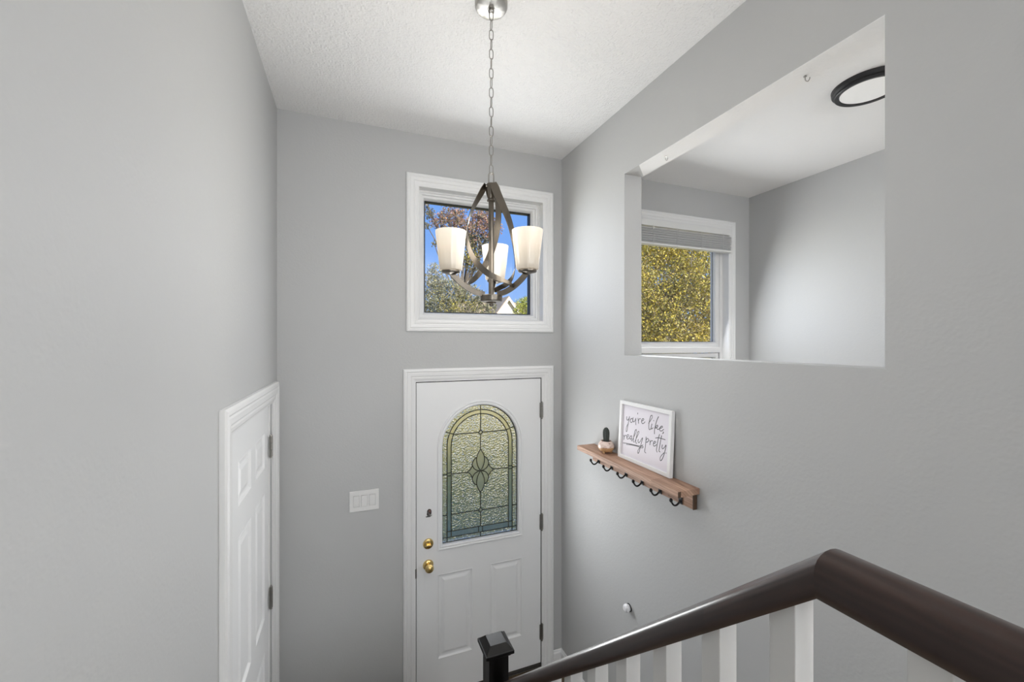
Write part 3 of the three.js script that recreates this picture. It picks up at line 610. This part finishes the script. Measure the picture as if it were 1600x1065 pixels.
// framed lettering, leaning back against the wall (local x = z along the wall, local z towards the room)
{
  const f = group('picture_frame'), w = 0.404, h = 0.316, t = 0.020, b = 0.019;
  tag(f, 'white framed print with black handwritten words leaning on the wooden shelf', 'picture frame');
  const mould = frameRings(-w / 2, 0, w / 2, h, [[0, 0], [0, t - 0.001], [0.001, t], [b - 0.001, t], [b, t - 0.001], [b, t - 0.010]]);
  part('frame', mould, M.trim, f);
  part('backing', box(-w / 2 + 0.002, 0.002, 0.0005, w / 2 - 0.002, h - 0.002, 0.005), std({ color: rgb(0.2, 0.14, 0.09), roughness: 0.9 }), f);
  // lettering drawn stroke by stroke, in thousandths of the print's width and height
  const strokes = [
    [99, 242, 98, 275, 113, 304, 135, 295, 159, 250, 164, 227, 152, 300, 134, 411, 116, 523, 100, 528, 95, 486, 114, 416, 145, 366],
    [211, 254, 190, 275, 188, 312, 208, 329, 233, 312, 241, 273, 230, 250, 211, 251],
    [247, 225, 246, 277, 260, 305, 282, 290, 307, 237, 310, 226, 309, 283, 316, 344],
    [348, 117, 345, 136], [358, 215, 369, 269, 375, 303], [369, 264, 388, 216, 414, 212],
    [437, 244, 471, 228, 484, 201, 464, 196, 442, 226, 438, 262, 457, 288, 485, 276, 511, 243],
    [585, 251, 626, 187, 656, 122, 649, 95, 628, 104, 609, 162, 594, 244, 594, 313, 603, 359, 623, 354, 641, 325],
    [653, 249, 642, 310, 640, 335, 654, 336, 677, 309], [684, 179, 686, 183],
    [775, 91, 747, 159, 725, 250, 710, 340, 710, 407], [711, 330, 736, 266, 764, 242, 769, 263, 747, 287, 717, 305, 742, 295, 767, 312, 794, 306],
    [798, 290, 833, 274, 861, 248, 851, 237, 827, 252, 808, 294, 815, 325, 844, 322, 882, 284], [875, 330, 881, 339, 866, 362],
    [48, 618, 59, 659, 57, 697], [58, 659, 78, 615, 107, 607],
    [119, 638, 157, 613, 166, 584, 142, 580, 122, 618, 127, 660, 153, 662, 184, 632],
    [231, 581, 202, 595, 191, 630, 201, 650, 223, 636, 235, 595, 236, 580, 233, 638, 240, 673, 253, 664],
    [255, 647, 301, 545, 334, 463, 332, 433, 312, 448, 288, 538, 276, 625, 282, 675, 301, 680],
    [312, 660, 356, 559, 389, 484, 390, 453, 370, 463, 344, 553, 330, 640, 336, 684, 357, 682],
    [383, 603, 378, 640, 395, 660, 420, 637, 463, 558, 474, 549, 455, 641, 431, 749, 406, 839, 389, 860, 379, 838, 392, 793, 436, 727, 486, 671],
    [38, 774, 112, 756, 254, 736, 376, 722, 495, 700], [119, 775, 229, 753, 353, 737, 477, 731, 496, 715],
    [547, 513, 545, 592, 538, 693, 531, 785, 554, 798], [544, 583, 573, 529, 598, 537, 597, 566, 568, 600, 543, 603],
    [623, 548, 633, 594, 629, 626], [632, 594, 653, 549, 681, 542],
    [695, 588, 728, 568, 742, 544, 726, 535, 704, 561, 698, 602, 709, 626, 735, 613, 757, 584],
    [807, 393, 790, 468, 770, 597, 764, 684, 775, 708], [848, 404, 836, 482, 821, 598, 814, 684, 831, 688], [734, 476, 785, 456, 845, 452, 918, 452],
    [869, 555, 863, 603, 876, 621, 904, 593, 937, 539, 925, 627, 896, 747, 860, 825, 842, 833, 837, 797, 861, 741, 905, 680], [941, 670, 945, 673],
  ];
  const cw = 1320, ch = 1000, cv = document.createElement('canvas'); cv.width = cw; cv.height = ch;
  const g = cv.getContext('2d'); g.fillStyle = 'rgb(226,221,229)'; g.fillRect(0, 0, cw, ch);
  g.strokeStyle = 'rgb(38,34,40)'; g.lineCap = g.lineJoin = 'round';
  for (const s of strokes) {
    const pts = []; for (let i = 0; i < s.length; i += 2) pts.push(V(s[i] / 1000 * cw, s[i + 1] / 1000 * ch, 0));
    const q = pts.length > 2 ? new THREE.CatmullRomCurve3(pts).getPoints(pts.length * 8) : pts;
    for (let i = 0; i + 1 < q.length; i++) { g.lineWidth = 13 + 4 * Math.max(0, (q[i + 1].y - q[i].y) / (q[i + 1].distanceTo(q[i]) + 0.01)); g.beginPath(); g.moveTo(q[i].x, q[i].y); g.lineTo(q[i + 1].x + 0.01, q[i + 1].y); g.stroke(); }
  }
  const tx = new THREE.CanvasTexture(cv); tx.colorSpace = THREE.SRGBColorSpace;
  part('print', new THREE.PlaneGeometry(w - 2 * b + 0.004, h - 2 * b + 0.004).translate(0, h / 2, t - 0.0095), std({ map: tx, roughness: 0.5 }), f);
  // tilt: bottom edge stands 15 mm further from the wall than the top
  f.rotation.order = 'YXZ'; f.rotation.y = -Math.PI / 2; f.rotation.x = -0.052;
  f.position.set(1.812, 1.6655, 0.935);
}
// cactus in a footed pot
{
  const c = group('potted_cactus'); tag(c, 'small dark cactus in a round cream and tan footed pot on the shelf', 'potted plant');
  const speck = noiseTile(256, 24, 91, 2), speck2 = noiseTile(256, 6, 92, 2);
  const glaze = texture(256, (x, y, i) => {
    const v = y / 255 + 0.10 * (speck2[i] - 0.5), low = v < 0.52;
    if (!low && speck[i] > 0.74) return speck2[i] > 0.5 ? [186, 112, 112] : [150, 112, 90];
    return low ? [196, 156, 112] : [226, 206, 194];
  }, true);
  const body = lathe([[0, 0.008], [0.022, 0.008], [0.036, 0.014], [0.045, 0.026], [0.0475, 0.038], [0.045, 0.052], [0.038, 0.063], [0.032, 0.068], [0.031, 0.0705], [0.028, 0.0705], [0.028, 0.062], [0, 0.060]], 44, 1.0);
  const p = body.attributes.position, uv = body.attributes.uv; for (let i = 0; i < p.count; i++) uv.setY(i, Math.min(1, Math.max(0, p.getY(i) / 0.07)));
  part('pot', body, phys({ map: glaze, roughness: 0.35, clearcoat: 0.5, clearcoatRoughness: 0.2 }), c);
  for (let k = 0; k < 3; k++) { const a = k * Math.PI * 2 / 3 + 0.6; part('foot', new THREE.SphereGeometry(0.008, 14, 10).scale(1, 1.3, 1).translate(0.026 * Math.cos(a), 0.0104, 0.026 * Math.sin(a)), std({ color: rgb(0.52, 0.33, 0.17), roughness: 0.4 }), c); }
  part('soil', lathe([[0, 0.066], [0.02, 0.065], [0.0285, 0.063]], 28), std({ color: rgb(0.03, 0.022, 0.018), roughness: 1, bumpMap: popcorn, bumpScale: 0.002 }), c);
  // ribbed column
  const seg = 64, prof = [[0.0135, 0.060], [0.0155, 0.075], [0.0175, 0.10], [0.0178, 0.118], [0.0155, 0.133], [0.010, 0.143], [0.004, 0.147], [0, 0.1475]];
  const col = new THREE.LatheGeometry(prof.map(([r, y]) => new THREE.Vector2(r, y)), seg), cp = col.attributes.position;
  for (let i = 0; i < cp.count; i++) { const x = cp.getX(i), z = cp.getZ(i), a = Math.atan2(z, x), k = 1 + 0.10 * Math.cos(a * 8); cp.setX(i, x * k); cp.setZ(i, z * k); }
  col.computeVertexNormals();
  part('cactus', col, std({ color: rgb(0.045, 0.055, 0.05), roughness: 0.7 }), c);
  const spines = [], rnd = mulberry(8);
  for (let k = 0; k < 8; k++) for (let j = 0; j < 7; j++) {
    const a = k / 8 * Math.PI * 2, y = 0.076 + j * 0.009, r = 0.0185;
    for (let m = 0; m < 2; m++) { const s = new THREE.ConeGeometry(0.0003, 0.004, 3); s.translate(0, 0.002, 0); s.rotateZ(-1.2 + (rnd() - 0.5)); s.rotateY(-a + (rnd() - 0.5)); s.translate(r * Math.cos(a), y, r * Math.sin(a)); spines.push(s); }
  }
  part('spines', spines, std({ color: rgb(0.3, 0.29, 0.26), roughness: 0.8 }), c).userData.kind = 'stuff';
  c.position.set(1.776, 1.665, 0.645);
}

// ================================================================== stair railing
{
  const s = group('stair_railing'); tag(s, 'dark brown handrail on white square balusters with a dark newel post at the stair foot', 'railing');
  const xr = 0.949, zE = 2.343, slope = 0.912, under = (z) => z < zE ? 2.002 - slope * (zE - z) : 2.002;
  // bread-loaf section, swept upright
  const sec = []; { const top = 0.0555;
    sec.push([-0.026, 0], [0.026, 0], [0.0295, 0.006], [0.031, 0.016], [0.031, 0.030]);
    for (let i = 1; i <= 9; i++) { const a = i / 10 * Math.PI; sec.push([0.031 * Math.cos(a), 0.030 + (top - 0.030) * Math.pow(Math.sin(a), 0.8)]); }
    sec.push([-0.031, 0.030], [-0.031, 0.016], [-0.0295, 0.006]); }
  const sweep = (za, zb) => {
    const pos = [], uv = [], n = sec.length, ring = (z) => sec.map(([x, y]) => [xr + x, under(z) + y, z]);
    const A = ring(za), B = ring(zb), L = Math.hypot(zb - za, under(zb) - under(za)), len = [0]; for (let i = 0; i < n; i++) len.push(len[i] + Math.hypot(sec[(i + 1) % n][0] - sec[i][0], sec[(i + 1) % n][1] - sec[i][1]));
    for (let i = 0; i < n; i++) { const k = (i + 1) % n; for (const [P, t, e] of [[A[i], len[i], 0], [A[k], len[i + 1], 0], [B[k], len[i + 1], L], [A[i], len[i], 0], [B[k], len[i + 1], L], [B[i], len[i], L]]) { pos.push(...P); uv.push(t * 4, e * 0.7); } }
    for (const Q of [A, B]) for (let i = 1; i + 1 < n; i++) { pos.push(...Q[0], ...Q[i], ...Q[i + 1]); uv.push(0, 0, 0.1, 0, 0.1, 0.1); }
    const g = new THREE.BufferGeometry(); g.setAttribute('position', new THREE.Float32BufferAttribute(pos, 3)); g.setAttribute('uv', new THREE.Float32BufferAttribute(uv, 2)); g.computeVertexNormals();
    return toCreasedNormals(g, 0.6);
  };
  part('handrail', sweep(1.12, zE), M.stain, s); part('handrail', sweep(zE, 3.74), M.stain, s);
  const shaft = new THREE.Group(); shaft.name = 'newel_post'; s.add(shaft);
  const nx = 0.9465, nz = 1.081, sq = (w, y0, y1, r = 0.002) => box(nx - w / 2, y0, nz - w / 2, nx + w / 2, y1, nz + w / 2, r);
  part('shaft', sq(0.083, FLOOR, 1.054), M.newel, shaft);
  const cap = [sq(0.098, 1.050, 1.061, 0.003), sq(0.120, 1.061, 1.076, 0.003)];
  const fr = new THREE.CylinderGeometry(0.033 * Math.SQRT2, 0.056 * Math.SQRT2, 0.022, 4).toNonIndexed(); fr.rotateY(Math.PI / 4); fr.computeVertexNormals(); fr.translate(nx, 1.087, nz); cap.push(fr);
  part('newel_cap', cap, M.newel, shaft);
  // balusters
  const zs = []; for (let z = 2.294, i = 0; z > 1.2; z -= 0.1168, i++) zs.push(z);
  for (const z of zs) {
    const y0 = FLOOR + 0.02 + Math.max(0, (z - 1.24) * slope) + 0.06;
    part('baluster', box(xr - 0.018, y0, z - 0.018, xr + 0.018, under(z) + 0.02, z + 0.018, 0.0015), M.baluster, s);
  }
  for (let z = 2.444; z < 3.7; z += 0.125) part('baluster', box(xr - 0.018, UP - 0.02, z - 0.018, xr + 0.018, under(z) + 0.004, z + 0.018, 0.0015), M.baluster, s);
  rebase(s, nx, FLOOR, nz);
}

// ================================================================== outdoors
const GROUND = -0.45;
{
  const gA = noiseTile(512, 12, 501, 4), gB = noiseTile(512, 90, 503, 1);
  const turf = texture(512, (x, y, i) => { const t = gA[i] * 0.55 + gB[i] * 0.45; return [136 + 84 * t, 126 + 72 * t, 62 + 44 * t]; }, true, 1 / 3);
  structure(part('lawn', metric(box(-40, GROUND - 0.3, -60, 60, GROUND, -0.17)), std({ map: turf, roughness: 1, bumpMap: texture(256, (x, y, i) => fineN[i], false, 2), bumpScale: 0.03 }), scene));
  const w = structure(group('front_walk'));
  for (let i = 0; i < 9; i++) part('paving_slab', box(-3.0 + i * 1.2, GROUND - 0.05, -3.55, -3.0 + i * 1.2 + 1.188, GROUND + 0.03, -2.75, 0.01), std({ color: rgb(0.46, 0.36, 0.25), roughness: 0.9, bumpMap: peel, bumpScale: 0.002 }), w);
  structure(part('porch', [box(0.3, GROUND, -1.4, 2.1, FLOOR - 0.05, -0.172, 0.01)], std({ color: rgb(0.45, 0.45, 0.45), roughness: 0.9 }), scene));
}
// a leaf: folded pointed blade of four triangles
function leafGeometry(l, w) {
  const g = new THREE.BufferGeometry(), h = w * 0.18;
  g.setAttribute('position', new THREE.Float32BufferAttribute([0, 0, 0, -w / 2, l * 0.45, h, 0, l * 0.5, 0, w / 2, l * 0.45, h, 0, l, 0], 3));
  g.setIndex([0, 2, 1, 0, 3, 2, 1, 2, 4, 2, 3, 4]); g.computeVertexNormals();
  return g;
}
const leafM = phys({ color: 0xffffff, roughness: 0.85, transmission: 0.35, thickness: 0 });
const barkM = std({ color: rgb(0.17, 0.145, 0.12), roughness: 0.95, bumpMap: texture(256, (x, y, i) => fineN[(y & 255) * 256 + (x * 3 & 255)], false, 3), bumpScale: 0.01 });
const paleBark = std({ color: rgb(0.38, 0.34, 0.28), roughness: 0.9 });
// clumps: [x, y, z, radius, share of leaves, palette number]
function tree(name, label, category, foot, clumps, palettes, leaf, count, seed, bark, trunkR, twigs = 5) {
  const t = group(name), rnd = mulberry(seed); tag(t, label, category);
  const B = V(...foot), top = clumps.reduce((m, c) => Math.max(m, c[1]), 0), cx = clumps.reduce((s, c) => s + c[0], 0) / clumps.length, cz = clumps.reduce((s, c) => s + c[2], 0) / clumps.length, low = clumps.reduce((m, c) => Math.min(m, c[1]), 99);
  const limb = (pts, r0, r1) => { const c = new THREE.CatmullRomCurve3(pts), n = 8, P = c.getPoints(n), parts = []; for (let i = 0; i < n; i++) { const a = P[i], b = P[i + 1], g = new THREE.CylinderGeometry(r0 + (r1 - r0) * (i + 1) / n, r0 + (r1 - r0) * i / n, a.distanceTo(b) * 1.04, 7); g.applyQuaternion(new THREE.Quaternion().setFromUnitVectors(V(0, 1, 0), b.clone().sub(a).normalize())); g.translate((a.x + b.x) / 2, (a.y + b.y) / 2, (a.z + b.z) / 2); parts.push(g); } return parts; };
  const fork = V(B.x + (cx - B.x) * 0.35, Math.max(B.y + 0.5, low * 0.75), B.z + (cz - B.z) * 0.35);
  part('trunk', limb([B, B.clone().lerp(fork, 0.5).add(V(0.05, 0, 0.03)), fork], trunkR, trunkR * 0.7), bark, t);
  const total = clumps.reduce((s, c) => s + c[4] * c[3] ** 2, 0), mats = [], cols = [], q = new THREE.Quaternion(), m = new THREE.Matrix4(), e = new THREE.Euler(), col = new THREE.Color();
  for (const [x, y, z, r, share, pal] of clumps) {
    const C = V(x, y, z), mid = fork.clone().lerp(C, 0.55).add(V((rnd() - 0.5) * 0.3, 0.15, (rnd() - 0.5) * 0.3)), geo = limb([fork, mid, C], trunkR * 0.35, 0.012);
    for (let k = 0; k < twigs; k++) { const d = V(rnd() - 0.5, rnd() - 0.35, rnd() - 0.5).normalize().multiplyScalar(r * (0.8 + 0.5 * rnd())); geo.push(...limb([C.clone().addScaledVector(d, -0.2), C.clone().addScaledVector(d, 0.45).add(V(0, 0.05 * r, 0)), C.clone().add(d)], 0.012, 0.004)); }
    part('branch', geo, bark, t);
    const n = Math.round(count * share * r * r / total);
    for (let i = 0; i < n; i++) {
      // leaves gather in small sprays
      const u = rnd() * 2 - 1, a = rnd() * Math.PI * 2, s = Math.sqrt(1 - u * u), R = r * (0.35 + 0.75 * Math.pow(rnd(), 0.6));
      const P = V(x + R * s * Math.cos(a), y + R * u * 0.92, z + R * s * Math.sin(a));
      const spray = 2 + Math.floor(rnd() * 3);
      for (let j = 0; j < spray; j++) {
        e.set(rnd() * 6.3, rnd() * 6.3, rnd() * 6.3); q.setFromEuler(e); const k = 0.7 + 0.6 * rnd();
        m.compose(P.clone().add(V((rnd() - 0.5) * leaf * 1.6, (rnd() - 0.5) * leaf * 1.6, (rnd() - 0.5) * leaf * 1.6)), q, V(k, k, k)); mats.push(m.clone());
        const set = palettes[pal], c = set[Math.floor(rnd() * set.length)], v = 0.75 + 0.5 * rnd(); cols.push(col.setRGB(c[0] * v, c[1] * v, c[2] * v).clone());
      }
    }
  }
  const im = new THREE.InstancedMesh(leafGeometry(leaf, leaf * 0.62), leafM, mats.length); im.name = 'foliage'; im.userData.kind = 'stuff';
  mats.forEach((a, i) => { im.setMatrixAt(i, a); im.setColorAt(i, cols[i]); }); t.add(im);
  rebase(t, ...foot);
  return t;
}
const RED = [[0.36, 0.17, 0.12], [0.46, 0.27, 0.19], [0.22, 0.17, 0.09], [0.42, 0.27, 0.16], [0.17, 0.15, 0.08]], OLIVE = [[0.16, 0.17, 0.08], [0.22, 0.20, 0.10], [0.12, 0.12, 0.07], [0.28, 0.20, 0.10]];
const GREY = [[0.25, 0.25, 0.15], [0.17, 0.19, 0.10], [0.34, 0.33, 0.22], [0.40, 0.36, 0.12], [0.11, 0.12, 0.07]], YEL = [[0.55, 0.47, 0.07], [0.45, 0.40, 0.08], [0.35, 0.33, 0.09]], GOLD = [[0.62, 0.50, 0.06], [0.55, 0.47, 0.06], [0.48, 0.36, 0.08], [0.36, 0.33, 0.06], [0.60, 0.53, 0.18], [0.26, 0.21, 0.08]];
const LIME = [[0.40, 0.45, 0.06], [0.50, 0.50, 0.08], [0.28, 0.33, 0.05]];
{
  const z = -11;
  tree('oak_tree', 'tall tree with reddish and olive autumn leaves against blue sky in the square window', 'tree', [4.0, GROUND, z - 0.5], [
    [3.48, 6.51, z, 0.37, 1, 0], [3.16, 6.32, z, 0.30, 1, 0], [3.77, 6.24, z + 0.2, 0.35, 1, 0], [4.49, 6.47, z, 0.35, 1, 0], [4.26, 6.07, z, 0.40, 1, 0], [4.77, 6.72, z, 0.29, 1, 0], [4.82, 6.12, z + 0.3, 0.36, 1, 0], [4.04, 5.75, z, 0.31, 1, 1], [4.54, 5.70, z, 0.35, 1, 1], [5.01, 6.36, z, 0.27, 1, 0],
    [2.73, 6.77, z, 0.13, 0.8, 1], [2.82, 6.50, z, 0.17, 0.8, 1], [2.71, 6.13, z, 0.13, 0.8, 1], [4.19, 5.22, z, 0.29, 0.9, 2], [4.35, 4.80, z, 0.22, 0.8, 1], [4.04, 4.95, z, 0.20, 0.8, 1], [2.96, 5.52, z, 0.10, 0.8, 1], [4.42, 5.32, z, 0.25, 0.9, 1], [3.9, 6.75, z, 0.2, 0.7, 0], [3.3, 5.95, z, 0.16, 0.7, 1],
  ], [RED, OLIVE, [...YEL, [0.3, 0.2, 0.1]]], 0.072, 2600, 61, barkM, 0.10);
  tree('hazel_tree', 'lower grey-green and yellowish tree filling the bottom left of the square window', 'tree', [3.0, GROUND, -9.2], [
    [2.61, 4.27, -9, 0.25, 1, 0], [2.43, 3.90, -9, 0.33, 1, 0], [2.79, 3.91, -9, 0.29, 1, 0], [3.07, 3.74, -9, 0.41, 1, 0], [2.52, 3.36, -9, 0.40, 1, 0], [3.64, 3.64, -9, 0.34, 1, 0], [4.03, 3.50, -9, 0.26, 1, 0], [3.35, 3.29, -9, 0.41, 1, 1], [2.97, 3.15, -9, 0.37, 1, 2], [3.83, 3.20, -9, 0.34, 1, 0], [4.25, 3.30, -9, 0.19, 1, 0], [2.79, 3.46, -9, 0.40, 1, 0], [2.2, 3.4, -9.1, 0.4, 1, 0], [3.3, 2.7, -9, 0.5, 1, 0], [2.6, 2.7, -9, 0.5, 1, 1],
  ], [GREY, [...GREY, ...YEL], YEL], 0.05, 6500, 62, paleBark, 0.07, 9);
  tree('young_tree', 'small yellow-green tree in front of the pale house in the square window', 'tree', [7.4, GROUND, -14.1], [[7.35, 3.93, -14, 0.28, 1, 0], [7.62, 4.06, -14, 0.24, 1, 0], [7.56, 3.66, -14, 0.30, 1, 0], [7.14, 3.66, -14, 0.20, 1, 0], [7.85, 3.75, -14, 0.3, 1, 0], [7.4, 3.2, -14, 0.4, 1, 0]], [LIME], 0.06, 1500, 63, barkM, 0.05);
  const g = [], r = mulberry(77);
  for (let i = 0; i < 34; i++) { const a = r() * 6.283, u = r() * 2 - 1, k = Math.cbrt(0.25 + 0.75 * r()); g.push([8.85 + 1.75 * k * Math.cos(a) * Math.sqrt(1 - u * u), 3.45 + 1.75 * k * u, -6.6 + 1.1 * k * Math.sin(a) * Math.sqrt(1 - u * u), 0.5 + 0.2 * r(), 1, u > 0.2 || r() < 0.35 ? 0 : 1]); }
  g.push([7.6, 2.6, -6.2, 0.5, 1, 0], [8.2, 2.4, -6.0, 0.5, 1, 1], [9.0, 2.5, -5.9, 0.5, 1, 0], [9.9, 2.6, -6.1, 0.5, 1, 1]);
  tree('gold_tree', 'dense golden autumn tree filling the window beyond the wall opening', 'tree', [8.9, GROUND, -6.8], g, [GOLD, [...GOLD, [0.22, 0.22, 0.06], [0.16, 0.13, 0.08]]], 0.06, 26000, 64, paleBark, 0.10, 8);
  const h = []; for (let i = 0; i < 12; i++) h.push([-1.2 + i * 0.62 + r() * 0.2, GROUND + 0.5 + r() * 0.5, -12.5 + r() * 0.6, 0.55 + 0.15 * r(), 1, 0]);
  tree('hedge', 'sunlit yellow-green hedge blurred behind the top of the front door glass', 'hedge', [2.0, GROUND, -12.4], h, [LIME], 0.07, 5000, 65, barkM, 0.05);
}
// house across the street
{
  const h = group('house'); tag(h, 'distant pale house with a tan roof behind the young tree in the square window', 'house');
  const siding = std({ color: rgb(0.72, 0.70, 0.66), roughness: 0.8 }), roofM = std({ color: rgb(0.36, 0.29, 0.22), roughness: 0.95 }), white = std({ color: rgb(0.8, 0.8, 0.8), roughness: 0.7 }), glass = std({ color: rgb(0.06, 0.07, 0.09), roughness: 0.15 });
  const gx = 12.75, peak = 6.0, zf = -30;
  part('wall', [box(gx - 3.5, GROUND, zf - 9, gx + 12, 3.9, zf - 2)], siding, h);
  const roof = new THREE.Shape([[0, 3.7], [-4.2, 3.7], [-4.2, 3.9], [0, peak + 0.15], [4.2, 3.9], [4.2, 3.7]].map(([x, y]) => new THREE.Vector2(x, y)));
  const rg = extrude(roof, gx - 3.8, gx + 12.4); rg.rotateY(Math.PI / 2); rg.translate(0, 0, zf - 5.5); part('roof', rg, roofM, h);
  part('gable', extrude(poly([[gx - 2, GROUND], [gx + 2, GROUND], [gx + 2, 3.4], [gx, peak - 0.1], [gx - 2, 3.4]]), zf - 3, zf), siding, h);
  part('gable_roof', [extrude(poly([[gx - 2.4, 2.95], [gx - 2.25, 2.85], [gx, peak - 0.12], [gx + 2.25, 2.85], [gx + 2.4, 2.95], [gx, peak + 0.12]]), zf - 4, zf + 0.3)], roofM, h);
  part('barge_board', [extrude(poly([[gx - 2.42, 2.85], [gx - 2.3, 2.7], [gx, peak - 0.22], [gx + 2.3, 2.7], [gx + 2.42, 2.85], [gx, peak]]), zf + 0.3, zf + 0.36)], white, h);
  for (const x of [-0.9, -0.1, 0.7]) { const w = part('window', box(gx + x - 0.28, 3.5, zf, gx + x + 0.28, 4.45, zf + 0.06), white, h); part('pane', box(gx + x - 0.2, 3.58, zf + 0.06, gx + x + 0.2, 4.37, zf + 0.07), glass, w); }
  const garage = poly([[gx - 6.6, GROUND], [gx - 2, GROUND], [gx - 2, 4.1], [gx - 6.6, 3.7]]);
  part('garage_wing', [extrude(garage, zf - 8, zf - 1)], white, h);
  part('garage_roof', [box(gx - 6.9, 3.9, zf - 8.3, gx - 1.9, 4.55, zf - 0.7, 0.05)], std({ color: rgb(0.55, 0.55, 0.56), roughness: 0.8 }), h);
  rebase(h, gx, GROUND, zf);
}

scene.traverse((o) => { if (o.isMesh) { o.castShadow = true; o.receiveShadow = true; } });
renderer.render(scene, camera);
